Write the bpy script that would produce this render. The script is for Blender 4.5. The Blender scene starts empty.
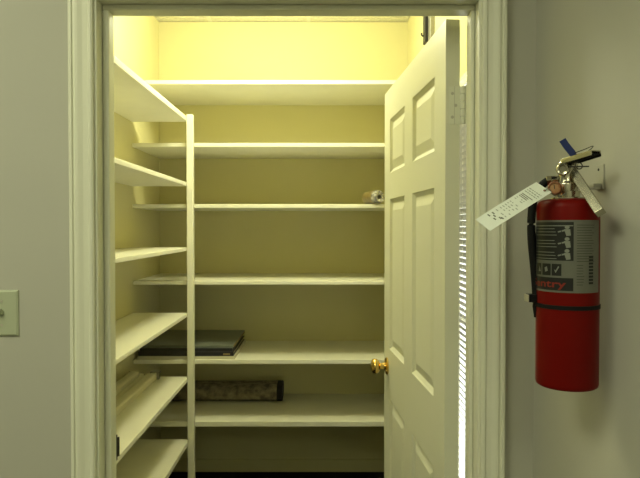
import bpy, bmesh, math, random
from mathutils import Vector, Matrix
random.seed(7)
C = bpy.context.scene.collection
EYE = 1.53                      # eye height of the viewer, metres
F = 600.0

def at(px, py, y):              # point of the place seen at a photo position, at distance y
    return Vector(((px - 319) * y / F, y, EYE + (228 - py) * y / F))

# ------------------------------------------------------------------ materials
def mat(name, col, rough=0.5, metal=0.0, noise=0.0, nscale=20, bump=0.0, bscale=200, col2=None, spec=0.5, coat=0.0):
    m = bpy.data.materials.new(name); m.use_nodes = True
    nt = m.node_tree; b = nt.nodes['Principled BSDF']
    b.inputs['Base Color'].default_value = (*col, 1)
    b.inputs['Roughness'].default_value = rough
    b.inputs['Metallic'].default_value = metal
    b.inputs['Specular IOR Level'].default_value = spec
    b.inputs['Coat Weight'].default_value = coat
    tc = nt.nodes.new('ShaderNodeTexCoord')
    if noise > 0 or col2:
        n = nt.nodes.new('ShaderNodeTexNoise'); n.inputs['Scale'].default_value = nscale
        n.inputs['Detail'].default_value = 4
        nt.links.new(tc.outputs['Object'], n.inputs['Vector'])
        r = nt.nodes.new('ShaderNodeValToRGB')
        c2 = col2 if col2 else tuple(c * (1 - noise) for c in col)
        r.color_ramp.elements[0].color = (*c2, 1); r.color_ramp.elements[0].position = 0.35
        r.color_ramp.elements[1].color = (*col, 1); r.color_ramp.elements[1].position = 0.65
        nt.links.new(n.outputs['Fac'], r.inputs['Fac'])
        nt.links.new(r.outputs['Color'], b.inputs['Base Color'])
    if bump > 0:
        n2 = nt.nodes.new('ShaderNodeTexNoise'); n2.inputs['Scale'].default_value = bscale
        nt.links.new(tc.outputs['Object'], n2.inputs['Vector'])
        bp = nt.nodes.new('ShaderNodeBump'); bp.inputs['Strength'].default_value = bump
        bp.inputs['Distance'].default_value = 0.002
        nt.links.new(n2.outputs['Fac'], bp.inputs['Height'])
        nt.links.new(bp.outputs['Normal'], b.inputs['Normal'])
    return m

def emit(name, col, s):
    m = bpy.data.materials.new(name); m.use_nodes = True
    nt = m.node_tree; nt.nodes.clear()
    e = nt.nodes.new('ShaderNodeEmission'); o = nt.nodes.new('ShaderNodeOutputMaterial')
    e.inputs['Color'].default_value = (*col, 1); e.inputs['Strength'].default_value = s
    nt.links.new(e.outputs[0], o.inputs[0]); return m

def clear(name, tint, w):
    m = bpy.data.materials.new(name); m.use_nodes = True
    nt = m.node_tree; nt.nodes.clear()
    t = nt.nodes.new('ShaderNodeBsdfTransparent'); t.inputs['Color'].default_value = (*tint, 1)
    g = nt.nodes.new('ShaderNodeBsdfGlossy'); g.inputs['Roughness'].default_value = 0.02
    mx = nt.nodes.new('ShaderNodeMixShader'); mx.inputs[0].default_value = w
    o = nt.nodes.new('ShaderNodeOutputMaterial')
    nt.links.new(t.outputs[0], mx.inputs[1]); nt.links.new(g.outputs[0], mx.inputs[2])
    nt.links.new(mx.outputs[0], o.inputs[0]); return m

CLOSET_LIGHT = (1.0, 1.0, 0.68); CLOSET_W = 53.0
HALL_LIGHT = (1.0, 1.02, 0.68); HALL_W = 11.6

M = {
 'hall_paint': mat('grey wall paint', (0.505, 0.495, 0.43), 0.75, noise=0.03, nscale=3, bump=0.12, bscale=90, spec=0.2),
 'closet_paint': mat('cream wall paint', (0.65, 0.605, 0.315), 0.7, noise=0.02, nscale=4, bump=0.1, bscale=90, spec=0.2),
 'shelf_paint': mat('cream shelf paint', (0.80, 0.78, 0.61), 0.5, noise=0.03, nscale=9, bump=0.05, bscale=60, spec=0.3),
 'trim_paint': mat('off white trim paint', (0.80, 0.80, 0.66), 0.4, noise=0.02, nscale=5, spec=0.4),
 'door_paint': mat('off white door paint', (0.77, 0.765, 0.61), 0.42, noise=0.015, nscale=6, bump=0.03, bscale=300, spec=0.4),
 'tile': mat('acoustic ceiling tile', (0.82, 0.79, 0.62), 0.9, noise=0.12, nscale=70, bump=0.6, bscale=60, spec=0.1),
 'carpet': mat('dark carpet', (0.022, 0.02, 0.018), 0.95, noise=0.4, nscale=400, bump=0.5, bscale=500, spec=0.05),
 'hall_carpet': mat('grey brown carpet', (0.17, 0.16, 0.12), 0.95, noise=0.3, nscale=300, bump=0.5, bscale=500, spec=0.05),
 'plaster': mat('white ceiling paint', (0.75, 0.74, 0.68), 0.8, noise=0.02, spec=0.2),
 'brass': mat('polished brass', (0.85, 0.60, 0.20), 0.16, 1.0),
 'steel': mat('brushed steel', (0.62, 0.60, 0.55), 0.32, 1.0, noise=0.1, nscale=40),
 'satin': mat('satin nickel plate', (0.58, 0.56, 0.47), 0.45, 0.7),
 'iron': mat('dark iron', (0.03, 0.028, 0.025), 0.5, 0.4),
 'hook_paint': mat('putty enamel', (0.46, 0.45, 0.38), 0.45),
 'ivory': mat('ivory plastic', (0.46, 0.495, 0.35), 0.35, spec=0.5),
 'red': mat('red enamel', (0.165, 0.005, 0.003), 0.38, noise=0.05, nscale=8, spec=0.10),
 'black': mat('black rubber', (0.006, 0.006, 0.0065), 0.6, spec=0.2),
 'label': mat('silver grey label film', (0.155, 0.157, 0.128), 0.4, noise=0.05, nscale=60),
 'ink': mat('black print', (0.007, 0.008, 0.008), 0.45),
 'grey_ink': mat('grey print', (0.06, 0.06, 0.05), 0.5),
 'pale_ink': mat('pale print', (0.24, 0.25, 0.21), 0.5),
 'red_ink': mat('orange red print', (0.24, 0.02, 0.01), 0.45),
 'blue': mat('blue plastic', (0.012, 0.03, 0.17), 0.35),
 'chrome': mat('cast nickel', (0.58, 0.55, 0.44), 0.24, 1.0, noise=0.15, nscale=60),
 'copper': mat('copper gauge rim', (0.45, 0.21, 0.12), 0.3, 1.0),
 'gauge': mat('gauge face', (0.36, 0.15, 0.06), 0.4, col2=(0.46, 0.27, 0.12), nscale=120),
 'paper': mat('white paper tag', (0.90, 0.94, 0.86), 0.7, noise=0.02, nscale=40),
 'tag_ink': mat('faded tag print', (0.42, 0.44, 0.38), 0.7),
 'tag_dark': mat('dark tag print', (0.17, 0.18, 0.14), 0.7),
 'slat': mat('off white blind slat', (0.42, 0.41, 0.34), 0.45),
 'vinyl': mat('white vinyl', (0.78, 0.78, 0.72), 0.4),
 'folio_grey': mat('slate grey cover', (0.17, 0.185, 0.145), 0.38, noise=0.2, nscale=12, bump=0.05),
 'folio_black': mat('black cover', (0.02, 0.018, 0.02), 0.45, noise=0.3, nscale=25),
 'folio_edge': mat('worn brown edge', (0.34, 0.25, 0.11), 0.7, noise=0.4, nscale=30),
 'pages': mat('cream page edges', (0.50, 0.47, 0.33), 0.8, noise=0.15, nscale=90),
 'board': mat('cream board', (0.62, 0.59, 0.42), 0.6, noise=0.06, nscale=20),
 'fabric': mat('mottled brown fabric', (0.36, 0.31, 0.18), 0.9, col2=(0.13, 0.10, 0.065), nscale=24, bump=0.3, bscale=250),
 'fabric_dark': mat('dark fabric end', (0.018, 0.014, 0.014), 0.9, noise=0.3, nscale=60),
 'rail': mat('cream enamel rail', (0.66, 0.62, 0.42), 0.4, noise=0.05, nscale=30),
 'tape': mat('tan tape', (0.20, 0.15, 0.05), 0.35, noise=0.15, nscale=50),
 'film': mat('crinkled silver film', (0.52, 0.50, 0.43), 0.22, 0.35, noise=0.6, nscale=55, bump=0.9, bscale=90),
 'core': mat('dark core', (0.06, 0.055, 0.045), 0.8),
 'pipe': mat('grey galvanised metal', (0.30, 0.29, 0.24), 0.42, 0.6, noise=0.15, nscale=30),
 'glass': clear('window glass', (0.97, 0.98, 0.97), 0.06),
 'closet_lamp': emit('closet lamp diffuser', CLOSET_LIGHT, CLOSET_W),
 'hall_lamp': emit('hall lamp diffuser', HALL_LIGHT, HALL_W),
}

# ------------------------------------------------------------------ helpers
def obj(name, bm, m, parent=None, smooth=None, bevel=0.0, seg=2):
    bmesh.ops.recalc_face_normals(bm, faces=bm.faces[:])
    me = bpy.data.meshes.new(name); bm.to_mesh(me); bm.free()
    o = bpy.data.objects.new(name, me); C.objects.link(o)
    ms = m if isinstance(m, (list, tuple)) else [m]
    for x in ms: me.materials.append(M[x])
    if parent is not None:
        o.parent = parent
        o.matrix_parent_inverse = Matrix.Identity(4)
        if parent.get('_abs') is None:
            pass
        o.location = -world_loc(parent)
    if bevel > 0:
        b = o.modifiers.new('bevel', 'BEVEL'); b.width = bevel; b.segments = seg
        b.limit_method = 'ANGLE'; b.angle_limit = math.radians(40)
        for p in me.polygons: p.use_smooth = True
        w = o.modifiers.new('wn', 'WEIGHTED_NORMAL'); w.keep_sharp = True
    elif smooth:
        for p in me.polygons: p.use_smooth = True
        try: me.set_sharp_from_angle(angle=math.radians(smooth))
        except Exception: pass
    return o

def world_loc(o):
    v = Vector(o.location)
    while o.parent: o = o.parent; v += Vector(o.location)
    return v
# every mesh is written in world coordinates; children are shifted by their parent's place

def tag(o, label=None, cat=None, group=None, kind=None):
    if label: o['label'] = label
    if cat: o['category'] = cat
    if group: o['group'] = group
    if kind: o['kind'] = kind
    return o

def empty(name, loc):
    o = bpy.data.objects.new(name, None); C.objects.link(o); o.location = loc
    o.empty_display_size = 0.05
    return o

def rebase(o, loc):             # put a top-level mesh's origin at its base
    loc = Vector(loc)
    o.data.transform(Matrix.Translation(-loc)); o.location = loc
    return o

def box(bm, x0, x1, y0, y1, z0, z1, mi=0):
    vs = [bm.verts.new(p) for p in ((x0,y0,z0),(x1,y0,z0),(x1,y1,z0),(x0,y1,z0),(x0,y0,z1),(x1,y0,z1),(x1,y1,z1),(x0,y1,z1))]
    for f in ((0,3,2,1),(4,5,6,7),(0,1,5,4),(1,2,6,5),(2,3,7,6),(3,0,4,7)):
        bm.faces.new([vs[i] for i in f]).material_index = mi
    return vs

def bx(*a):
    bm = bmesh.new(); box(bm, *a); return bm

def frame_axes(d):
    d = Vector(d).normalized()
    up = Vector((0,0,1)) if abs(d.z) < 0.95 else Vector((0,1,0))
    u = d.cross(up).normalized(); v = u.cross(d).normalized()
    return d, u, v

def lathe(bm, origin, axis, prof, n=40, cap=True, mi=0):   # prof: (distance along axis, radius)
    d, u, v = frame_axes(axis); o = Vector(origin)
    rings = []
    for t, r in prof:
        rings.append([bm.verts.new(o + d*t + (u*math.cos(2*math.pi*k/n) + v*math.sin(2*math.pi*k/n))*r) for k in range(n)])
    for a, b in zip(rings, rings[1:]):
        for k in range(n):
            bm.faces.new((a[k], a[(k+1)%n], b[(k+1)%n], b[k])).material_index = mi
    if cap:
        bm.faces.new(rings[0][::-1]).material_index = mi; bm.faces.new(rings[-1]).material_index = mi
    return rings

def spline(pts, per=8):
    P = [Vector(p) for p in pts]; out = []
    for i in range(len(P)-1):
        p0 = P[max(i-1,0)]; p1 = P[i]; p2 = P[i+1]; p3 = P[min(i+2,len(P)-1)]
        for k in range(per):
            t = k/per
            out.append(0.5*((2*p1)+(p2-p0)*t+(2*p0-5*p1+4*p2-p3)*t*t+(3*p1-p0-3*p2+p3)*t**3))
    out.append(P[-1]); return out

def sweep(bm, pts, shape, up=(0,0,1), cap=True):       # shape: list of (u, v) offsets
    rings = []; up = Vector(up)
    for i, p in enumerate(pts):
        d = (pts[min(i+1,len(pts)-1)] - pts[max(i-1,0)]).normalized()
        u = d.cross(up)
        u = u.normalized() if u.length > 1e-4 else Vector((1,0,0))
        v = u.cross(d).normalized()
        rings.append([bm.verts.new(p + u*a + v*b) for a, b in shape])
    n = len(shape)
    for a, b in zip(rings, rings[1:]):
        for k in range(n): bm.faces.new((a[k], a[(k+1)%n], b[(k+1)%n], b[k]))
    if cap: bm.faces.new(rings[0][::-1]); bm.faces.new(rings[-1])

def circ(r, n=12): return [(r*math.cos(2*math.pi*k/n), r*math.sin(2*math.pi*k/n)) for k in range(n)]
def rect(w, h): return [(-w/2,-h/2),(w/2,-h/2),(w/2,h/2),(-w/2,h/2)]
def tube(bm, pts, r, per=8, n=12): sweep(bm, spline(pts, per), circ(r, n))

# ------------------------------------------------------------------ dimensions
YW = 1.315                       # hall face of the closet wall
YI = 1.425                       # closet face of it
XL, XR = -0.994, 0.550           # closet side walls
YB = 3.747                       # closet rear wall
ZC = EYE + 1.277                 # closet ceiling
XH = 0.473                       # hall's right wall
JL, JR = -0.484, 0.349           # door jamb faces
ZJ = EYE + 0.499                 # head jamb underside
ZH = 2.74                        # hall ceiling
T = 0.12

def struct(name, bm, m, bevel=0, label=None):
    o = obj(name, bm, m, None, bevel=bevel); o['kind'] = 'structure'
    if label: o['label'] = label
    return o

# ------------------------------------------------------------------ room shell
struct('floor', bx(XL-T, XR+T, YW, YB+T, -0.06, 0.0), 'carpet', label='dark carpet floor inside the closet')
struct('floor_hall', bx(-2.4, XH+0.2, -2.2, YW, -0.06, 0.0), 'hall_carpet', label='grey brown carpet floor of the hall')
struct('wall_back', bx(XL-T, XR+T, YB, YB+T, 0, ZC), 'closet_paint', label='cream closet wall behind the shelves')
struct('wall_left', bx(XL-T, XL, YI, YB, 0, ZC), 'closet_paint', label='cream closet wall on the left')
# right closet wall with the window opening
WY0, WY1, WZ0, WZ1 = 1.86, 2.72, 0.14, EYE + 0.585
bm = bmesh.new()
XW = XR + 0.14
box(bm, XR, XW, YI, WY0, 0, ZC); box(bm, XR, XW, WY1, YB, 0, ZC)
box(bm, XR, XW, WY0, WY1, 0, WZ0); box(bm, XR, XW, WY0, WY1, WZ1, ZC)
struct('wall_right', bm, 'closet_paint', label='cream closet wall with a window behind the door')
# closet front wall: two skins, grey to the hall, cream to the closet
for nm, y0, y1, m, x0, x1, zt, lb in (('wall_front', YW, 1.37, 'hall_paint', -2.4, XH+0.2, ZC+0.05, 'grey hall wall around the doorway'),
                                  ('wall_entry', 1.37, YI, 'closet_paint', XL-T, XR+T, ZC, 'inner face of the wall around the doorway')):
    bm = bmesh.new(); g = 0.02
    box(bm, x0, JL-g, y0, y1, 0, zt); box(bm, JR+g, x1, y0, y1, 0, zt); box(bm, JL-g, JR+g, y0, y1, ZJ+g, zt)
    struct(nm, bm, m, label=lb)
struct('wall_side', bx(XH, XH+0.2, -2.2, YW, 0, ZH), 'hall_paint', label='grey hall wall carrying the fire extinguisher')
struct('wall_hall', bx(-2.52, -2.4, -2.2, YW, 0, ZH), 'hall_paint', label='far left hall wall outside the photo')
struct('wall_rear', bx(-2.52, XH+0.2, -2.32, -2.2, 0, ZH), 'hall_paint', label='hall wall behind the viewer')
struct('ceiling_hall', bx(-2.52, XH+0.2, -2.32, YW, ZH, ZH+0.1), 'plaster', label='white hall ceiling')
bm = bmesh.new()                 # drop ceiling of tiles in a grid
xs = [XL-T, XL+0.32, XL+0.93, XR+T]; ys = [YI-0.05, 1.86, 2.47, 3.08, 3.69, YB+T]
for i in range(3):
    for j in range(5):
        box(bm, xs[i]+0.002, xs[i+1]-0.002, ys[j]+0.002, ys[j+1]-0.002, ZC+0.004, ZC+0.03)
struct('ceiling', bm, 'tile', label='acoustic tile ceiling of the closet')
bm = bmesh.new()
for x in xs[1:3]: box(bm, x-0.012, x+0.012, YI, YB, ZC, ZC+0.0035)
for y in ys[1:4]: box(bm, XL, XR, y-0.012, y+0.012, ZC-0.0005, ZC+0.003)
struct('trim_3', bm, 'trim_paint', label='metal grid bars between ceiling tiles')
struct('ceiling_deck', bx(XL-T, XR+T, YI-0.05, YB+T, ZC+0.05, ZC+0.09), 'plaster', label='deck above the closet tiles')
struct('baseboard_back', bx(XL, XR, YB-0.014, YB, 0, 0.078), 'closet_paint', bevel=0.003, label='low cream baseboard along the rear closet wall')
struct('baseboard_side', bx(XH-0.014, XH, -2.2, YW, 0, 0.09), 'trim_paint', bevel=0.003, label='baseboard along the hall wall under the extinguisher')
struct('baseboard_front', bx(-2.4, JL-0.075, YW-0.014, YW, 0, 0.09), 'trim_paint', bevel=0.003, label='baseboard left of the doorway')

# ------------------------------------------------------------------ casing, jamb
def casing():
    # profile: distance outward from the opening, thickness off the wall
    prof = [(0.9*p, q) for p, q in [(0.0,0.0),(0.0,0.009),(0.004,0.012),(0.009,0.0125),(0.012,0.009),(0.024,0.0115),(0.034,0.0155),(0.040,0.0165),(0.042,0.0135),(0.046,0.0135),(0.048,0.0175),(0.054,0.0175),(0.057,0.014),(0.057,0.0)]]
    bm = bmesh.new(); r = 0.006
    xl, xr, zt = JL - r, JR + r, ZJ + r
    stations = [(lambda d: (xl-d, 0.0)), (lambda d: (xl-d, zt+d)), (lambda d: (xr+d, zt+d)), (lambda d: (xr+d, 0.0))]
    rings = []
    for s in stations:
        rings.append([bm.verts.new((s(d)[0], YW - t, s(d)[1])) for d, t in prof])
    for a, b in zip(rings, rings[1:]):
        for k in range(len(prof)-1): bm.faces.new((a[k], a[k+1], b[k+1], b[k]))
    bm.faces.new(rings[0]); bm.faces.new(rings[-1])
    return bm
o = struct('trim_1', casing(), 'trim_paint', label='off white moulded casing around the closet doorway')
bm = bmesh.new()
box(bm, JL-0.02, JL, YW-0.001, YI, 0, ZJ); box(bm, JR, JR+0.02, YW-0.001, YI, 0, ZJ); box(bm, JL-0.02, JR+0.02, YW-0.001, YI, ZJ, ZJ+0.02)
jamb = struct('trim_2', bm, 'trim_paint', bevel=0.002, label='off white door jamb lining the doorway')
YS0, YS1 = 1.348, 1.384
bm = bmesh.new()
box(bm, JL, JL+0.0145, YS0, YS1, 0, ZJ-0.012); box(bm, JR-0.010, JR, YS0, YS1, 0, ZJ-0.012); box(bm, JL, JR, YS0, YS1, ZJ-0.012, ZJ)
obj('door_stop', bm, 'trim_paint', jamb, bevel=0.003)
bm = bmesh.new()                 # strike plate with a curled lip
zk = EYE - 0.524
box(bm, JL, JL+0.002, 1.388, YI+0.002, zk-0.03, zk+0.03)
sweep(bm, [Vector((JL+0.001, YI, zk)), Vector((JL+0.003, YI+0.005, zk)), Vector((JL+0.0045, YI+0.007, zk))], rect(0.002, 0.046))
obj('strike_plate', bm, 'iron', jamb); tag(bpy.data.objects['strike_plate'], 'dark metal strike plate')

# ------------------------------------------------------------------ door (opened inward nearly square to the wall)
HX, HY = 0.3355, 1.436           # near right corner of the open leaf
W, TH = 0.81, 0.034
ZD0, ZD1 = 0.012, EYE + 0.496
ang = math.radians(4.0)
dd = Vector((-math.sin(ang), math.cos(ang), 0)); dn = Vector((-math.cos(ang), -math.sin(ang), 0))  # along the leaf, across it (to the left)
def D(s, z, t): return Vector((HX, HY, 0)) + dd*s + dn*t + Vector((0,0,z))
def door_leaf():
    bm = bmesh.new()
    cs = [0, .126*W, .433*W, .57*W, .872*W, W]
    zs = [ZD0, EYE-1.29, EYE-0.612, EYE-0.433, EYE+0.103, EYE+0.196, EYE+0.385, ZD1]
    for side in (0, 1):
        t0 = TH if side else 0.0; sg = -1 if side else 1
        for i in range(5):
            for j in range(7):
                a0, a1, b0, b1 = cs[i], cs[i+1], zs[j], zs[j+1]
                if i in (1, 3) and j in (1, 3, 5):
                    prev = None
                    for ins, dep in ((0,0),(0.003,0.0035),(0.012,0.0095),(0.015,0.0095),(0.038,0.003),(0.041,0.0022)):
                        ring = [bm.verts.new(D(s, z, t0 + sg*dep)) for s, z in ((a0+ins,b0+ins),(a1-ins,b0+ins),(a1-ins,b1-ins),(a0+ins,b1-ins))]
                        if prev:
                            for k in range(4): bm.faces.new((prev[k], prev[(k+1)%4], ring[(k+1)%4], ring[k]))
                        prev = ring
                    bm.faces.new(prev)
                else:
                    bm.faces.new([bm.verts.new(D(s, z, t0)) for s, z in ((a0,b0),(a1,b0),(a1,b1),(a0,b1))])
    for s0, z0, s1, z1 in ((0,ZD0,0,ZD1),(W,ZD0,W,ZD1),(0,ZD0,W,ZD0),(0,ZD1,W,ZD1)):
        bm.faces.new([bm.verts.new(D(s0,z0,0)), bm.verts.new(D(s1,z1,0)), bm.verts.new(D(s1,z1,TH)), bm.verts.new(D(s0,z0,TH))])
    bmesh.ops.remove_doubles(bm, verts=bm.verts[:], dist=0.0002)
    return bm
door = empty('door_1', (HX, HY, ZD0)); door['kind'] = 'structure'
door['label'] = 'off white six panel closet door standing open against the window side'
obj('door_leaf', door_leaf(), 'door_paint', door)
# knobs on both faces, latch plate on the free edge
KS = W - 0.062; KZ = EYE - 0.503
for t0, sg in ((TH, 1), (0.0, -1)):
    ax = dn*sg
    bm = bmesh.new()
    lathe(bm, D(KS, KZ, t0), ax, [(0,0.031),(0.004,0.031),(0.008,0.026),(0.010,0.016)], 32)
    ro = obj('rosette', bm, 'brass', door, smooth=40); tag(ro, 'round brass rosette behind the knob')
    bm = bmesh.new()
    lathe(bm, D(KS, KZ, t0), ax, [(0.010,0.013),(0.022,0.011),(0.028,0.012),(0.032,0.020),(0.038,0.0255),(0.046,0.0275),(0.053,0.0255),(0.058,0.020),(0.060,0.012),(0.0605,0.004)], 32)
    kn = obj('knob', bm, 'brass', ro, smooth=50); tag(kn, 'polished brass door knob')
bm = bmesh.new()
pts = [D(W+0.0002, KZ, TH/2), D(W+0.0022, KZ, TH/2)]
sweep(bm, pts, rect(0.022, 0.056)); sweep(bm, [pts[1], D(W+0.010, KZ, TH/2)], rect(0.012, 0.016))
tag(obj('latch_plate', bm, 'brass', door), 'brass latch plate on the free edge')
# hinges: leaf on the door edge, leaf on the jamb, five knuckle barrel
for hz in (EYE + 0.292, 0.88, 0.22):
    bm = bmesh.new()
    sweep(bm, [D(-0.0015, hz-0.045, TH/2-0.004), D(-0.0015, hz+0.045, TH/2-0.004)], rect(0.001, 0.001))
    h = obj('hinge', bm, 'satin', door)
    bm = bmesh.new()
    # plate let into the door edge
    for (s0, s1) in ((-0.0016, 0.0),):
        vs = []
        for z in (hz-0.045, hz+0.045):
            for t in (-0.001, 0.026):
                for s in (s0, s1): vs.append(bm.verts.new(D(s, z, t)))
        for f in ((0,1,3,2),(4,6,7,5),(0,4,5,1),(2,3,7,6),(0,2,6,4),(1,5,7,3)): bm.faces.new([vs[i] for i in f])
    tag(obj('hinge_leaf', bm, 'trim_paint', h), 'painted hinge leaf on the door edge')
    bm = bmesh.new()
    box(bm, JR-0.0018, JR, 1.388, YI+0.004, hz-0.045, hz+0.045)
    tag(obj('hinge_leaf', bm, 'trim_paint', h), 'painted hinge leaf on the jamb')
    for k in range(5):
        bm = bmesh.new()
        lathe(bm, (JR-0.0068, YI+0.0062, hz-0.045+k*0.018+0.0006), (0,0,1), [(0,0.0055),(0.0005,0.0063),(0.0160,0.0063),(0.0165,0.0055)], 14)
        tag(obj('knuckle', bm, 'trim_paint', h, smooth=40), 'painted hinge barrel knuckle')
    for zz in (-0.028, 0.0, 0.028):
        bm = bmesh.new(); lathe(bm, D(-0.0016, hz+zz, 0.014+(0.004 if zz else -0.004)), -dd, [(0,0.0038),(0.0007,0.0034)], 12)
        tag(obj('screw', bm, 'satin', h), 'screw head')

# ------------------------------------------------------------------ window and blind
XG = XR + 0.10
win = empty('window_1', (XG, (WY0+WY1)/2, WZ0)); win['kind'] = 'structure'; win['label'] = 'closet window on the right wall behind the door'
bm = bmesh.new(); fw = 0.04
box(bm, XG-0.02, XG+0.03, WY0, WY0+fw, WZ0, WZ1); box(bm, XG-0.02, XG+0.03, WY1-fw, WY1, WZ0, WZ1)
box(bm, XG-0.02, XG+0.03, WY0+fw, WY1-fw, WZ0, WZ0+fw); box(bm, XG-0.02, XG+0.03, WY0+fw, WY1-fw, WZ1-fw, WZ1)
zm = (WZ0+WZ1)/2; box(bm, XG-0.015, XG+0.02, WY0+fw, WY1-fw, zm-0.018, zm+0.018)
obj('window_frame', bm, 'vinyl', win, bevel=0.003)
for z0, z1 in ((WZ0+fw, zm-0.018), (zm+0.018, WZ1-fw)):
    obj('pane', bx(XG+0.006, XG+0.010, WY0+fw, WY1-fw, z0, z1), 'glass', win)
obj('window_sill', bx(XR-0.02, XG-0.02, WY0-0.03, WY1+0.03, WZ0-0.018, WZ0), 'trim_paint', win, bevel=0.003)

XBL = XR - 0.002                 # plane of the blind
bl = empty('window_blind', (XBL, (WY0+WY1)/2, WZ0+0.01))
tag(bl, 'white slatted mini blind in the gap between the open door and its hinge jamb', 'blind')
ya, yb = WY0+0.012, WY1-0.012
hr = WZ1 - 0.030
obj('head_rail', bx(XBL-0.014, XBL+0.014, ya, yb, hr-0.026, hr), 'trim_paint', bl, bevel=0.002)
n = int((hr - 0.05 - WZ0 - 0.03) / 0.0235); tilt = math.radians(57)
first = None
for k in range(n):
    z = hr - 0.045 - k*0.0235
    if first is None:
        bm = bmesh.new(); half = 0.0125; prof = []
        for q in range(7):
            u = -half + 2*half*q/6; c = 0.0018*(1-(u/half)**2)
            prof.append((u, c))
        pr = prof + [(u, c-0.0004) for u, c in reversed(prof)]
        rings = [[bm.verts.new((XBL + u*math.cos(tilt)+c*math.sin(tilt), y, z - u*math.sin(tilt)+c*math.cos(tilt))) for u, c in pr] for y in (ya, yb)]
        for q in range(len(pr)): bm.faces.new((rings[0][q], rings[0][(q+1)%len(pr)], rings[1][(q+1)%len(pr)], rings[1][q]))
        bm.faces.new(rings[0]); bm.faces.new(rings[1])
        first = obj('slat', bm, 'slat', bl, smooth=40); z_first = z
    else:
        c = first.copy(); C.objects.link(c); c.parent = bl
        c.location = first.location + Vector((0, 0, z - z_first))
obj('bottom_rail', bx(XBL-0.011, XBL+0.011, ya, yb, z-0.036, z-0.022), 'trim_paint', bl, bevel=0.002)
for y in (ya+0.12, (ya+yb)/2, yb-0.12):
    bm = bmesh.new(); sweep(bm, [Vector((XBL, y, z-0.03)), Vector((XBL, y, hr-0.02))], circ(0.0008, 6), up=(0,1,0))
    tag(obj('ladder_cord', bm, 'trim_paint', bl), 'thin ladder cord')

# ------------------------------------------------------------------ closet shelving
YF = 3.20
def board(name, x0, x1, y0, y1, zt, th, parent=None, bev=0.0025):
    return obj(name, bx(x0, x1, y0, y1, zt-th, zt), 'shelf_paint', parent, bevel=bev)
rear = [(0.785, .022, 'top cream shelf of the rear wall, brightly lit, nothing above it but ceiling'),
        (0.452, .021, 'second cream shelf down on the rear wall, bare'),
        (0.127, .021, 'cream rear shelf holding the small clear wrapped roll'),
        (-0.283, .020, 'bare cream rear shelf between the wrapped roll and the flat portfolios'),
        (-0.705, .023, 'cream rear shelf carrying the stack of flat portfolios'),
        (-1.037, .029, 'lowest cream rear shelf, made of two boards, holding the brown fabric bolt')]
for i, (z, th, lb) in enumerate(rear):
    zt = EYE + z
    if i < 5:
        r = board('wall_shelf', XL, XR, YF, YB, zt, th); rebase(r, (0.5*(XL+XR), YF, zt-th))
    else:
        r = empty('wall_shelf', (0.5*(XL+XR), YF, zt-th))
        board('shelf_board', XL, XR, YF, 3.533, zt, th, r)
        board('shelf_board', XL, XR, 3.536, YB, zt-0.002, th, r)
    tag(r, lb, 'shelf', 'long shelves across the rear wall of the closet')
XS = -0.6975
left = [(0.589, .026, 'highest cream side shelf on the left wall, seen from below'),
        (0.242, .0205, 'second cream side shelf on the left, seen edge on from below'),
        (-0.103, .0185, 'third cream side shelf on the left, just under eye level'),
        (-0.452, .0185, 'bare cream side shelf just above the long cream rails'),
        (-0.794, .022, 'cream side shelf with long cream rails lying along the wall'),
        (-1.132, .026, 'lowest cream side shelf on the left, below the rails')]
for z, th, lb in left:
    zt = EYE + z
    r = board('side_shelf', XL, XS, YI, YF-0.001, zt, th); rebase(r, (XL, 2.3, zt-th))
    tag(r, lb, 'shelf', 'narrow shelves along the left wall of the closet')
post = obj('shelf_post', bx(XS+0.0005, XS+0.0335, YF-0.040, YF-0.0005, 0, EYE+0.597), 'shelf_paint', None, bevel=0.003)
rebase(post, (XS+0.017, YF-0.02, 0)); tag(post, 'slim cream upright post where left and rear shelves meet', 'post')

# ------------------------------------------------------------------ flat portfolios on a rear shelf
zs5 = EYE - 0.705
def portfolio(x0, x1, y0, y1, z0, th, cover, label, name, skew=0.0):
    r = empty(name, ((x0+x1)/2, (y0+y1)/2, z0)); tag(r, label, 'portfolio')
    ct = min(0.004, th*0.2)
    bm = bmesh.new()
    box(bm, x0, x1, y0, y1, z0, z0+ct); box(bm, x0, x1, y0, y1, z0+th-ct, z0+th)
    box(bm, x0, x1, y0, y0+0.004, z0+ct, z0+th-ct)
    c = obj('cover', bm, cover, r, bevel=0.001)
    obj('pages', bx(x0+0.006, x1-0.007, y0+0.004, y1-0.008, z0+ct, z0+th-ct), 'pages', r)
    for oo in (r,): oo.rotation_euler = (0, 0, skew)
    return r
bd = empty('poster_board', (-0.71, 3.46, zs5)); tag(bd, 'pale cream flat board pack at the bottom of the portfolio stack', 'board')
for k in range(3):
    obj('sheet', bx(-0.975, -0.452, 3.212, 3.70, zs5+k*0.0055, zs5+0.005+k*0.0055), 'board', bd, bevel=0.0008)
z1 = zs5 + 0.016
p1 = portfolio(-0.972, -0.460, 3.214, 3.70, z1, 0.024, 'folio_black', 'black flat portfolio in the middle of the stack, small reddish spine mark', 'art_portfolio')
obj('spine_label', bx(-0.515, -0.478, 3.2131, 3.2139, z1+0.006, z1+0.016), 'folio_edge', p1); tag(bpy.data.objects['spine_label'], 'small reddish brown spine label')
z2 = z1 + 0.024
p2 = portfolio(-0.965, -0.470, 3.216, 3.70, z2, 0.018, 'folio_black', 'dark flat book second from the top of the portfolio stack', 'picture_book', 0.012)
z3 = z2 + 0.018
p3 = portfolio(-0.960, -0.462, 3.225, 3.715, z3, 0.014, 'folio_grey', 'slate grey portfolio with worn brown right edge on top of the stack', 'art_portfolio', -0.008)
bm = bmesh.new(); box(bm, -0.4615, -0.4600, 3.24, 3.69, z3+0.001, z3+0.013)
tag(obj('edge_binding', bm, 'folio_edge', p3), 'worn brown edge binding')

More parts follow.
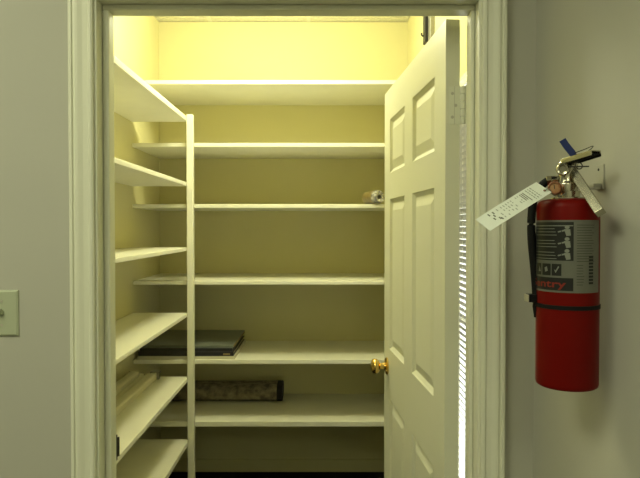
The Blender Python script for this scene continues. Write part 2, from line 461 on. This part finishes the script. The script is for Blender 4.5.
# ------------------------------------------------------------------ fabric bolt on the lowest rear shelf
zs6 = EYE - 1.037 - 0.002
bolt = empty('fabric_bolt', (-0.55, 3.64, zs6)); tag(bolt, 'mottled brown fabric bolt lying on the lowest rear shelf', 'fabric')
def stad(cx, cz, a, b, n=36, p=3.0):
    out = []
    for k in range(n):
        t = 2*math.pi*k/n
        c, s = math.cos(t), math.sin(t)
        out.append((cx + a*math.copysign(abs(c)**(2/p), c), cz + b*math.copysign(abs(s)**(2/p), s)))
    return out
bm = bmesh.new()
cy, cz, a, b = 3.640, zs6+0.050, 0.098, 0.050
rings = []
for i in range(25):
    x = -0.90 + (0.65)*i/24
    wob = 1 + 0.025*math.sin(i*1.3) + 0.015*math.sin(i*2.9)
    rings.append([bm.verts.new((x, y, max(z, zs6+0.0003))) for y, z in stad(cy, cz, a*(0.98+0.02*wob), b*(0.97+0.03*wob))])
for p, q in zip(rings, rings[1:]):
    for k in range(36): bm.faces.new((p[k], p[(k+1)%36], q[(k+1)%36], q[k]))
bm.faces.new(rings[0]); bm.faces.new(rings[-1])
obj('fabric_wrap', bm, 'fabric', bolt, smooth=50)
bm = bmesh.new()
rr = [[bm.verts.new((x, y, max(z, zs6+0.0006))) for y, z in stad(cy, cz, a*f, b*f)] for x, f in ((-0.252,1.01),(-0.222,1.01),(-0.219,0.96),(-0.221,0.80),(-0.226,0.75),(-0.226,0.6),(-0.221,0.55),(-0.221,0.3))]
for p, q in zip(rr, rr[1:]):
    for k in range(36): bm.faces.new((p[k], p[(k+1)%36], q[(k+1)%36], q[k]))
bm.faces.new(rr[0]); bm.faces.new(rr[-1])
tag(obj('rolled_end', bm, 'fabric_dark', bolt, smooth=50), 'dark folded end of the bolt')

# ------------------------------------------------------------------ long cream rails on a left shelf
zr = EYE - 0.794
def rail(x0, x1, z0, h, y1, label, bracket=False):
    r = empty('curtain_rail', ((x0+x1)/2, 2.4, z0)); tag(r, label, 'rail', 'long cream rails on the left shelf')
    bm = bmesh.new(); w = x1-x0
    prof = [(x0,z0),(x1,z0),(x1,z0+h*0.7),(x1-w*0.12,z0+h*0.93),(x1-w*0.3,z0+h),(x0+w*0.3,z0+h),(x0+w*0.12,z0+h*0.93),(x0,z0+h*0.7)]
    rg = [[bm.verts.new((x, y, z)) for x, z in prof] for y in (1.62, y1)]
    for k in range(len(prof)): bm.faces.new((rg[0][k], rg[0][(k+1)%8], rg[1][(k+1)%8], rg[1][k]))
    bm.faces.new(rg[0]); bm.faces.new(rg[1])
    obj('rail_body', bm, 'rail', r, smooth=35)
    e = obj('end_cap', bx(x0-0.001, x1+0.001, y1, y1+0.008, z0+0.0004, z0+h+0.001), 'rail', r, bevel=0.002)
    if bracket:
        bm = bmesh.new()
        sweep(bm, spline([(x1-0.03, y1+0.014, z0+h+0.004), (x1-0.005, y1+0.014, z0+h+0.008), (x1+0.022, y1+0.012, z0+h+0.006)], 5), rect(0.022, 0.007))
        box(bm, x1+0.002, x1+0.014, y1+0.008, y1+0.026, z0+0.0005, z0+h+0.006)
        tag(obj('bracket', bm, 'pipe', r, bevel=0.001), 'grey metal end bracket')
    return r
rail(-0.905, -0.853, zr, 0.034, 3.12, 'front cream rail of the group, with a grey bracket on its far end', True)
rail(-0.972, -0.912, zr, 0.030, 3.13, 'flat cream rail lying against the left wall, under another rail')
rail(-0.974, -0.922, zr+0.0325, 0.028, 3.06, 'cream rail stacked on top of the rail by the wall')

# ------------------------------------------------------------------ small wrapped roll on a rear shelf
zs3 = EYE + 0.127
R0 = 0.0365
tr = empty('tape_roll', (0.31, 3.25, zs3)); tag(tr, 'small clear wrapped roll on the rear shelf beside the open door', 'roll')
ax = Vector((0.55, -0.83, 0)).normalized()
cen = at(379.5, 198, 3.178); cen.z = zs3 + R0 + 0.0008
bm = bmesh.new()
lathe(bm, cen, ax, [(-0.118,0.020),(-0.115,R0-0.008),(-0.108,R0-0.004),(-0.030,R0-0.001),(-0.028,R0-0.004)], 40)
tag(obj('tan_roll', bm, 'tape', tr, smooth=40), 'tan rear half of the roll')
bm = bmesh.new()
n = 48; rings = []
for t, r in ((-0.030,R0*0.99),(-0.018,R0*1.0),(-0.006,R0*0.98),(0.002,R0*0.90),(0.005,R0*0.75),(0.003,R0*0.55),(0.000,R0*0.36),(-0.012,R0*0.30)):
    d, u, v = frame_axes(ax)
    rings.append([bm.verts.new(cen + d*(t+random.uniform(-.002,.002)) + (u*math.cos(2*math.pi*k/n)+v*math.sin(2*math.pi*k/n))*min(r*(1+random.uniform(-.10,.03)), R0)) for k in range(n)])
for p, q in zip(rings, rings[1:]):
    for k in range(n): bm.faces.new((p[k], p[(k+1)%n], q[(k+1)%n], q[k]))
bm.faces.new(rings[0])
tag(obj('plastic_wrap', bm, 'film', tr, smooth=30), 'crinkled silvery clear wrap')
bm = bmesh.new(); lathe(bm, cen, ax, [(-0.012,R0*0.31),(-0.010,R0*0.31)], 24)
tag(obj('core', bm, 'core', tr), 'dark hollow core')

# ------------------------------------------------------------------ metal strip high on the right closet wall
st = empty('wall_bracket', (XR, 2.97, EYE+0.92)); tag(st, 'grey metal strip with small hook, high on the closet wall above the door', 'bracket')
bm = bmesh.new(); box(bm, XR-0.022, XR, 2.865, 2.925, EYE+0.90, ZC-0.04)
obj('strip', bm, 'pipe', st, bevel=0.003)
bm = bmesh.new(); box(bm, XR-0.036, XR-0.001, 2.926, 2.985, EYE+0.905, ZC-0.04)
tag(obj('dark_flange', bm, 'iron', st, bevel=0.002), 'dark iron flange')
bm = bmesh.new(); tube(bm, [(XR-0.034, 2.96, EYE+0.945), (XR-0.042, 2.96, EYE+0.942), (XR-0.047, 2.96, EYE+0.948), (XR-0.047, 2.96, EYE+0.956)], 0.004)
tag(obj('hook', bm, 'iron', st, smooth=60), 'small dark hook')

# ------------------------------------------------------------------ light switch
sw = empty('light_switch', (-0.694, YW, EYE-0.235)); tag(sw, 'ivory toggle light switch plate on the grey wall left of the doorway', 'switch')
sx = (2.5-319)*YW/F; zt, zb = EYE-(290-228)*YW/F, EYE-(336-228)*YW/F
bm = bmesh.new(); pw = 0.0355; zc = (zt+zb)/2
r0 = [(sx-pw,zb),(sx+pw,zb),(sx+pw,zt),(sx-pw,zt)]
prev = None
for ins, y in ((0,YW-0.0002),(0,YW-0.003),(0.004,YW-0.006)):
    ring = [bm.verts.new((x+(ins if x<sx else -ins), y, z+(ins if z<zc else -ins))) for x, z in r0]
    if prev:
        for k in range(4): bm.faces.new((prev[k], prev[(k+1)%4], ring[(k+1)%4], ring[k]))
    prev = ring
bm.faces.new(prev)
obj('switch_plate', bm, 'ivory', sw)
bm = bmesh.new(); sweep(bm, [Vector((sx, YW-0.005, zc)), Vector((sx, YW-0.012, zc+0.004)), Vector((sx, YW-0.019, zc+0.009))], rect(0.008, 0.010))
obj('toggle', bm, 'ivory', sw, bevel=0.001)
for dz in (-0.026, 0.026):
    bm = bmesh.new(); lathe(bm, (sx, YW-0.0058, zc+dz), (0,-1,0), [(0,0.0035),(0.0008,0.003)], 14)
    tag(obj('screw', bm, 'satin', sw), 'small screw head')

# ------------------------------------------------------------------ fire extinguisher
EX, EYY = 0.4105, 0.99
RB = 0.0490
ZB = EYE - 0.260
ext = empty('fire_extinguisher', (EX, EYY, ZB)); tag(ext, 'red fire extinguisher hung on the grey wall right of the doorway', 'fire extinguisher')
nv = Vector((-0.382, -0.924, 0)); rv = Vector((0.924, -0.382, 0)); AX = Vector((EX, EYY, 0))
def E(px, py, y): return at(px, py, y)
ztop = EYE + 0.047
bm = bmesh.new()
h = ztop - ZB
lathe(bm, (EX, EYY, ZB), (0,0,1), [(0.004,0.030),(0.002,0.040),(0.0,0.045),(0.002,0.0478),(0.006,RB),(h-0.014,RB),(h-0.008,0.0478),(h-0.0035,0.045),(h-0.001,0.040),(h+0.001,0.028),(h+0.002,0.018)], 72)
obj('cylinder', bm, 'red', ext, smooth=50)
bm = bmesh.new(); lathe(bm, (EX, EYY, ztop-0.001), (0,0,1), [(0,0.026),(0.004,0.026),(0.005,0.019),(0.014,0.019),(0.015,0.016)], 36)
tag(obj('neck_collar', bm, 'chrome', ext, smooth=40), 'nickel neck collar')

def wrap(th, z, eps): return AX + (rv*math.sin(th) + nv*math.cos(th))*(RB+eps) + Vector((0,0,z))
def wrap_rect(bm, a0, a1, z0, z1, eps, mi=0, n=None):
    n = n or max(1, int(abs(a1-a0)/0.06))
    lo = [bm.verts.new(wrap(a0+(a1-a0)*k/n, z0, eps)) for k in range(n+1)]
    hi = [bm.verts.new(wrap(a0+(a1-a0)*k/n, z1, eps)) for k in range(n+1)]
    for k in range(n): bm.faces.new((lo[k], lo[k+1], hi[k+1], hi[k])).material_index = mi
def wrap_poly(bm, pts, eps, mi=0): bm.faces.new([bm.verts.new(wrap(a, z, eps)) for a, z in pts]).material_index = mi
def zpx(py): return EYE + (228-py)*0.94/F
def apx(px): return math.asin(max(-1, min(1, (px-567)/31.0)))
bm = bmesh.new()
wrap_rect(bm, math.radians(-100), apx(596), zpx(293.5), zpx(220), 0.0003)
lab = obj('label_sheet', bm, 'label', ext); tag(lab, 'silver grey instruction label wrapped round the cylinder')
bm = bmesh.new()
wrap_rect(bm, math.radians(-98), apx(572.5), zpx(261), zpx(222), 0.0006)
wrap_rect(bm, math.radians(-98), apx(572.5), zpx(291.5), zpx(278.5), 0.0006)
for x0, x1 in ((538.0,542.5),(543.5,551.5),(552.5,561.5)): wrap_rect(bm, apx(x0), apx(x1), zpx(276.5), zpx(264.5), 0.0006)
obj('black_panel', bm, 'ink', lab)
bm = bmesh.new()                 # white pictograms of a person using it, and lines of text
for zz in (228.5, 240.5, 252.5):
    for k in range(12):
        pass
    c0, c1 = apx(566.5), zpx(zz)
    wrap_poly(bm, [(c0+0.075*math.cos(t*math.pi/5), c1+0.0022+0.0030*math.sin(t*math.pi/5)) for t in range(10)], 0.0009)
    wrap_poly(bm, [(c0-0.09,c1-0.001),(c0+0.09,c1-0.001),(c0+0.11,c1-0.011),(c0-0.02,c1-0.012)], 0.0009)
    wrap_poly(bm, [(c0-0.28,c1-0.0045),(c0-0.06,c1-0.0015),(c0-0.05,c1-0.004),(c0-0.27,c1-0.0065)], 0.0009)
    for q in range(1, 4):
        wrap_rect(bm, math.radians(-72), apx(554+q), zpx(zz-3+q*3.2)-0.0006, zpx(zz-3+q*3.2)+0.0004, 0.0009)
wrap_rect(bm, math.radians(-90), apx(572), zpx(226.2), zpx(225.2), 0.0009)
# class symbols: triangle, square, circle
a, z = apx(541), zpx(270.5); wrap_poly(bm, [(a-0.06,z-0.004),(a+0.06,z-0.004),(a,z+0.005)], 0.0009)
a = apx(547.5); wrap_poly(bm, [(a-0.05,z-0.004),(a+0.06,z-0.002),(a+0.02,z+0.005),(a-0.07,z+0.003)], 0.0009)
a = apx(557); wrap_poly(bm, [(a-0.08,z+0.001),(a-0.03,z-0.005),(a+0.09,z+0.005),(a+0.05,z+0.006),(a-0.025,z-0.001)], 0.0009)
obj('pictograms', bm, 'pale_ink', lab)
bm = bmesh.new()                 # columns of fine print
for k in range(15):
    zz = zpx(225 + k*2.6)
    wrap_rect(bm, apx(575.5), apx(591.5 - random.uniform(0,2.5)), zz-0.0007, zz+0.0004, 0.0006)
for k in range(8):
    zz = zpx(265.5 + k*2.8)
    wrap_rect(bm, apx(575.5), apx(582.5 - random.uniform(0,1.5)), zz-0.0006, zz+0.0004, 0.0006)
obj('fine_print', bm, 'grey_ink', lab)
bm = bmesh.new()
for k in range(9):
    wrap_rect(bm, apx(586.5), apx(590.5), zpx(256+k*3.3+2.2), zpx(256+k*3.3), 0.0007)
obj('bar_block', bm, 'ink', lab)
# red wordmark on the lower black panel
cu = bpy.data.curves.new('word', 'FONT'); cu.body = 'Sentry'; cu.size = 0.0175; cu.offset = 0.00035
cu.resolution_u = 4
to = bpy.data.objects.new('word', cu); C.objects.link(to); bpy.context.view_layer.update()
me = bpy.data.meshes.new_from_object(to.evaluated_get(bpy.context.evaluated_depsgraph_get()))
C.objects.unlink(to); bpy.data.objects.remove(to)
bm = bmesh.new(); bm.from_mesh(me); bpy.data.meshes.remove(me)
bmesh.ops.triangulate(bm, faces=bm.faces[:])
bmesh.ops.subdivide_edges(bm, edges=[e for e in bm.edges if e.calc_length() > 0.003], cuts=2)
bmesh.ops.triangulate(bm, faces=bm.faces[:])
xs_ = [v.co.x for v in bm.verts]; x0, x1 = min(xs_), max(xs_)
A0, A1 = math.radians(-82), apx(566)
zb_ = zpx(288.2)
for v in bm.verts:
    th = A0 + (v.co.x-x0)/(x1-x0)*(A1-A0)
    v.co = wrap(th, zb_ + v.co.y*0.92, 0.0011)
o = obj('wordmark', bm, 'red_ink', lab)
# black retaining strap
bm = bmesh.new(); zz = zpx(309)
lathe(bm, (EX, EYY, zz-0.0035), (0,0,1), [(0,RB),(0.0003,RB+0.0014),(0.0067,RB+0.0014),(0.007,RB)], 72, cap=False)
tag(obj('strap', bm, 'black', ext, smooth=40), 'black rubber strap round the cylinder')

# valve
vz = ztop + 0.012
bm = bmesh.new()
lathe(bm, (EX-0.002, EYY, vz-0.002), (0,0,1), [(0,0.016),(0.004,0.0175),(0.016,0.0175),(0.020,0.014),(0.034,0.013),(0.040,0.0145),(0.050,0.013),(0.055,0.008)], 32)
box(bm, EX-0.010, EX+0.012, EYY-0.013, EYY+0.014, vz+0.020, vz+0.046)
obj('valve_body', bm, 'chrome', ext, bevel=0.002)
gdir = Vector((-0.50, -0.85, 0.0)).normalized()
gc = E(555, 188.3, 0.972)
bm = bmesh.new()
lathe(bm, gc, gdir, [(-0.018,0.006),(-0.010,0.0065),(-0.008,0.0105),(0.004,0.0110),(0.006,0.0100),(0.006,0.0085),(0.0035,0.0080)], 32)
g = obj('pressure_gauge', bm, 'copper', ext, smooth=35); tag(g, 'copper rimmed pressure gauge')
bm = bmesh.new(); lathe(bm, gc, gdir, [(0.0036,0.0079),(0.0040,0.0075)], 28)
obj('gauge_face', bm, 'gauge', g)
bm = bmesh.new()
d_, u_, v_ = frame_axes(gdir)
p0 = gc + gdir*0.0046
sweep(bm, [p0 - v_*0.0015, p0 + v_*0.0055 + u_*0.001], rect(0.0012, 0.0004), up=gdir)
obj('needle', bm, 'ink', g)
bc = E(562.7, 169.5, 0.972)
bm = bmesh.new(); lathe(bm, bc, gdir, [(-0.016,0.0085),(-0.004,0.0085),(-0.003,0.0102),(0.003,0.0102),(0.005,0.0085),(0.004,0.0060),(0.0015,0.0050)], 28)
tag(obj('valve_boss', bm, 'chrome', ext, smooth=35), 'round nickel boss on the valve')
# hose: from the left of the valve, down the cylinder's left flank to the nozzle clip
bm = bmesh.new()
hp = [E(557, 180, 0.995), E(547.5, 181, 1.0), E(540, 187.5, 1.003), E(533.8, 198, 1.004), E(531.4, 220, 1.004), E(532.0, 242, 1.004), E(534.4, 266, 1.003), E(536.5, 290, 1.002), E(537, 303, 1.002)]
tube(bm, hp, 0.0068, 8, 14)
tag(obj('hose', bm, 'black', ext, smooth=60), 'black rubber hose down the left flank')
bm = bmesh.new(); lathe(bm, hp[0], hp[1]-hp[0], [(-0.004,0.0075),(0.008,0.0075),(0.009,0.0088),(0.016,0.0088),(0.017,0.007)], 6)
tag(obj('hose_fitting', bm, 'chrome', ext), 'nickel hexagonal hose fitting')
cp = E(531.5, 298, 1.002)
bm = bmesh.new(); box(bm, cp.x-0.0065, EX-RB*0.86, cp.y-0.009, cp.y+0.009, cp.z-0.0065, cp.z+0.0065)
cl = obj('hose_clip', bm, 'black', ext, bevel=0.0012)
bm = bmesh.new(); box(bm, cp.x-0.0085, cp.x-0.0062, cp.y-0.009, cp.y+0.009, cp.z-0.006, cp.z+0.006)
tag(obj('clip_plate', bm, 'satin', cl, bevel=0.0005), 'small silver clip plate')
bm = bmesh.new(); lathe(bm, hp[-1], (0,0,-1), [(0,0.0058),(0.006,0.0064),(0.020,0.0042),(0.024,0.004),(0.0245,0.0028)], 18)
tag(obj('nozzle', bm, 'black', ext, smooth=40), 'black hose nozzle')
# upper lever and lower carrying handle
def channel(bm, p, q, w, hgt, wall, up, n=1):
    p, q = Vector(p), Vector(q); d = (q-p).normalized()
    u = d.cross(Vector(up)).normalized(); v = u.cross(d)
    shp = [(-w/2,0),(-w/2,hgt),(w/2,hgt),(w/2,0),(w/2-wall,0),(w/2-wall,hgt-wall),(-w/2+wall,hgt-wall),(-w/2+wall,0)]
    rg = [[bm.verts.new(c + u*a + v*b) for a, b in shp] for c in (p, q)]
    for k in range(8): bm.faces.new((rg[0][k], rg[0][(k+1)%8], rg[1][(k+1)%8], rg[1][k]))
    for r in rg:
        for idx in ((0,1,6,7),(1,2,5,6),(2,3,4,5)): bm.faces.new([r[i] for i in idx])
bm = bmesh.new()
channel(bm, E(565.5, 164.5, 0.985), E(596, 155.5, 0.925), 0.020, 0.0085, 0.0022, (0.0,0,1))
lv = obj('lever', bm, 'chrome', ext, bevel=0.0008)
bm = bmesh.new()
channel(bm, E(574, 163.8, 0.9685), E(597.3, 156.4, 0.922), 0.0150, 0.0048, 0.0018, (0,0,1))
tag(obj('grip_pad', bm, 'black', lv, bevel=0.0008), 'black pad under the lever')
bm = bmesh.new()
sweep(bm, [E(572.5, 171, 0.985), E(600.5, 213, 0.918)], rect(0.0160, 0.0140), up=(0.68,-0.42,0.45))
obj('carrying_handle', bm, 'chrome', ext, bevel=0.001)
# pull pin with ring, blue tamper strip and its wire
bm = bmesh.new()
pc = E(578.5, 165.8, 0.955)
ring = [pc + Vector((0.0055*math.cos(t), 0.002*math.sin(t), 0.0055*math.sin(t))) for t in [2*math.pi*k/24 for k in range(25)]]
sweep(bm, ring, circ(0.0009, 8), up=(0,1,0.1), cap=False)
sweep(bm, [E(568, 166.8, 0.972), E(588.5, 166.5, 0.950)], circ(0.0011, 8))
tag(obj('pull_pin', bm, 'iron', ext, smooth=60), 'dark pull pin with ring')
bm = bmesh.new()
sp = spline([E(561.8, 140.0, 0.968), E(565.5, 145.5, 0.967), E(569.5, 150.5, 0.966), E(572.3, 154.2, 0.966), E(573.5, 158.5, 0.967)], 6)
sweep(bm, sp, rect(0.0125, 0.0014), up=(0.25,-0.95,0.1))
bl_ = obj('tamper_strip', bm, 'blue', ext); tag(bl_, 'blue plastic tamper strip')
bm = bmesh.new()
tube(bm, [E(574, 153.2, 0.966), E(584, 149.5, 0.955), E(592.3, 146.2, 0.945), E(590.5, 149, 0.944), E(584.5, 153.5, 0.945), E(582, 157.5, 0.95)], 0.0007, 8, 8)
tag(obj('seal_wire', bm, 'iron', bl_, smooth=60), 'thin dark seal wire')

# wall hook behind the extinguisher
hk = empty('wall_hook', (XH, 1.008, EYE+0.065)); tag(hk, 'small pale metal hanger plate on the wall behind the extinguisher valve', 'hook')
bm = bmesh.new(); box(bm, XH-0.0025, XH, 0.994, 1.0225, EYE+0.064, EYE+0.106)
obj('plate', bm, 'hook_paint', hk, bevel=0.001)
bm = bmesh.new(); box(bm, XH-0.016, XH-0.002, 1.000, 1.020, EYE+0.068, EYE+0.0745)
obj('ledge', bm, 'hook_paint', hk, bevel=0.001)
bm = bmesh.new(); box(bm, EX+0.012, XH-0.0026, 1.001, 1.011, EYE+0.0645, EYE+0.0690)
tag(obj('hanger_arm', bm, 'steel', hk, bevel=0.001), 'steel arm reaching to the valve neck')
bm = bmesh.new(); lathe(bm, (XH-0.0024, 1.0105, EYE+0.098), (-1,0,0), [(0,0.0024),(0.001,0.0022)], 12)
tag(obj('screw', bm, 'iron', hk), 'dark screw')

# paper inspection tag tied to the valve
tg = empty('inspection_tag', E(548, 190, 0.955)); tag(tg, 'long white printed paper tag tied to the fire extinguisher valve', 'tag')
ca = E(543.7, 187.2, 0.958); cb = E(482.8, 225.2, 0.925)
axis_ = (cb - ca).normalized(); L = (cb-ca).length
nrm = (-(ca+cb)/2 + Vector((0,0,EYE))).normalized() + Vector((-0.22, 0.08, 0.58))
nrm = (nrm - axis_*nrm.dot(axis_)).normalized()
side = axis_.cross(nrm).normalized()
if side.z < 0: side = -side
Wt = 0.0325
def T_(s, t, e=0.0):            # s along the tag 0..1, t across -1..1
    bow = 0.0035*math.sin(math.pi*s)
    return ca + axis_*(L*s) + side*(Wt/2*t - bow*0.9) + nrm*(bow*1.5 + e)
bm = bmesh.new(); N = 16
top = [[bm.verts.new(T_(i/N, t, 0.0003)) for t in (-1, -0.33, 0.33, 1)] for i in range(N+1)]
bot = [[bm.verts.new(T_(i/N, t, -0.0003)) for t in (-1, -0.33, 0.33, 1)] for i in range(N+1)]
for i in range(N):
    for j in range(3):
        bm.faces.new((top[i][j], top[i+1][j], top[i+1][j+1], top[i][j+1])); bm.faces.new((bot[i][j], bot[i][j+1], bot[i+1][j+1], bot[i+1][j]))
    bm.faces.new((top[i][0], bot[i][0], bot[i+1][0], top[i+1][0])); bm.faces.new((top[i][3], top[i+1][3], bot[i+1][3], bot[i][3]))
for i in (0, N):
    for j in range(3): bm.faces.new((top[i][j], top[i][j+1], bot[i][j+1], bot[i][j]))
card = obj('card', bm, 'paper', tg, smooth=40)
def tq(bm, s0, s1, t0, t1, e=0.0006): bm.faces.new([bm.verts.new(T_(s, t, e)) for s, t in ((s0,t0),(s1,t0),(s1,t1),(s0,t1))])
bm = bmesh.new()
for s in (0.15, 0.19, 0.23):
    t = 0.78
    while t > -0.7:
        w = random.uniform(0.1, 0.3); tq(bm, s, s+0.016, max(-0.75, t-w), t); t -= w+0.09
for s in (0.385, 0.42, 0.50, 0.54, 0.58, 0.62, 0.66, 0.72):
    t = 0.7
    while t > -0.6:
        w = random.uniform(0.12, 0.35); tq(bm, s, s+0.012, max(-0.7, t-w), t); t -= w+random.uniform(0.1, 0.5)
n_pale = len(bm.faces)
for s in (0.29, 0.318, 0.345):
    tq(bm, s, s+0.012, -0.62 if s < 0.3 else -0.3, 0.72)
for s, t in ((0.78,0.55),(0.80,0.2),(0.84,0.6),(0.83,-0.1),(0.775,-0.35),(0.76,-0.5)):
    tq(bm, s, s+0.018, t-0.2, t+0.12)
bm.faces.ensure_lookup_table()
for f in bm.faces[n_pale:]: f.material_index = 1
obj('printing', bm, ('tag_ink', 'tag_dark'), card)
hole = T_(0.045, -0.42, 0.0007)
bm = bmesh.new(); lathe(bm, hole, nrm, [(0,0.0024),(0.0003,0.0022)], 12)
obj('eyelet', bm, 'copper', card)
bm = bmesh.new()
tube(bm, [hole, hole + Vector((0.006,-0.002,0.002)), E(553, 195, 0.962), E(560, 196, 0.972), E(566, 193, 0.974)], 0.0009, 6, 8)
obj('tie_string', bm, 'pale_ink', tg, smooth=60)

# ------------------------------------------------------------------ lamps
def ceiling_lamp(cx, cy, w, l, z, m, label):
    r = empty('ceiling_light', (cx, cy, z-0.05)); tag(r, label, 'light')
    bm = bmesh.new(); e = 0.02
    box(bm, cx-w/2-e, cx-w/2, cy-l/2-e, cy+l/2+e, z-0.05, z); box(bm, cx+w/2, cx+w/2+e, cy-l/2-e, cy+l/2+e, z-0.05, z)
    box(bm, cx-w/2, cx+w/2, cy-l/2-e, cy-l/2, z-0.05, z); box(bm, cx-w/2, cx+w/2, cy+l/2, cy+l/2+e, z-0.05, z)
    obj('housing', bm, 'vinyl', r)
    obj('diffuser', bx(cx-w/2, cx+w/2, cy-l/2, cy+l/2, z-0.046, z-0.030), m, r)
gl = empty('ceiling_light', (-0.26, 2.64, ZC-0.34)); tag(gl, 'white glass globe light on the closet ceiling', 'light')
bm = bmesh.new(); lathe(bm, (-0.26, 2.64, ZC-0.001), (0,0,-1), [(0,0.075),(0.012,0.078),(0.028,0.070),(0.045,0.060)], 40)
obj('canopy', bm, 'vinyl', gl, smooth=40)
bm = bmesh.new(); lathe(bm, (-0.26, 2.64, ZC-0.19), (0,0,1), [(0.15*math.sin(t), max(0.15*math.cos(t), 0.002)) for t in [-math.pi/2 + math.pi*0.87*k/24 for k in range(25)]], 40)
obj('globe', bm, 'closet_lamp', gl, smooth=60)
ceiling_lamp(-1.00, 0.02, 0.60, 1.20, ZH, 'hall_lamp', 'long ceiling light in the hall above and left of the viewer')
ceiling_lamp(0.02, -1.45, 0.60, 0.60, ZH, 'hall_lamp', 'added fill light on the hall ceiling behind the viewer')  # unseen lamp added as fill, to brighten the left jamb and hall walls

# ------------------------------------------------------------------ daylight outside the window
w = bpy.data.worlds.new('daylight'); bpy.context.scene.world = w; w.use_nodes = True
bg = w.node_tree.nodes['Background']; bg.inputs['Color'].default_value = (0.95, 0.98, 1.0, 1); bg.inputs['Strength'].default_value = 4.5

# ------------------------------------------------------------------ camera
cam = bpy.data.cameras.new('camera'); cam.sensor_width = 36; cam.lens = F/640*36; cam.clip_start = 0.02
co = bpy.data.objects.new('camera', cam); C.objects.link(co)
co.location = (0, 0, EYE)
co.rotation_euler = (math.pi/2 - math.atan(11/F), 0, -math.atan(1/F))
sc = bpy.context.scene; sc.camera = co
sc.view_settings.view_transform = 'Standard'; sc.view_settings.look = 'None'
sc.view_settings.exposure = 0.0; sc.view_settings.gamma = 1.0
sc.view_settings.use_curve_mapping = False
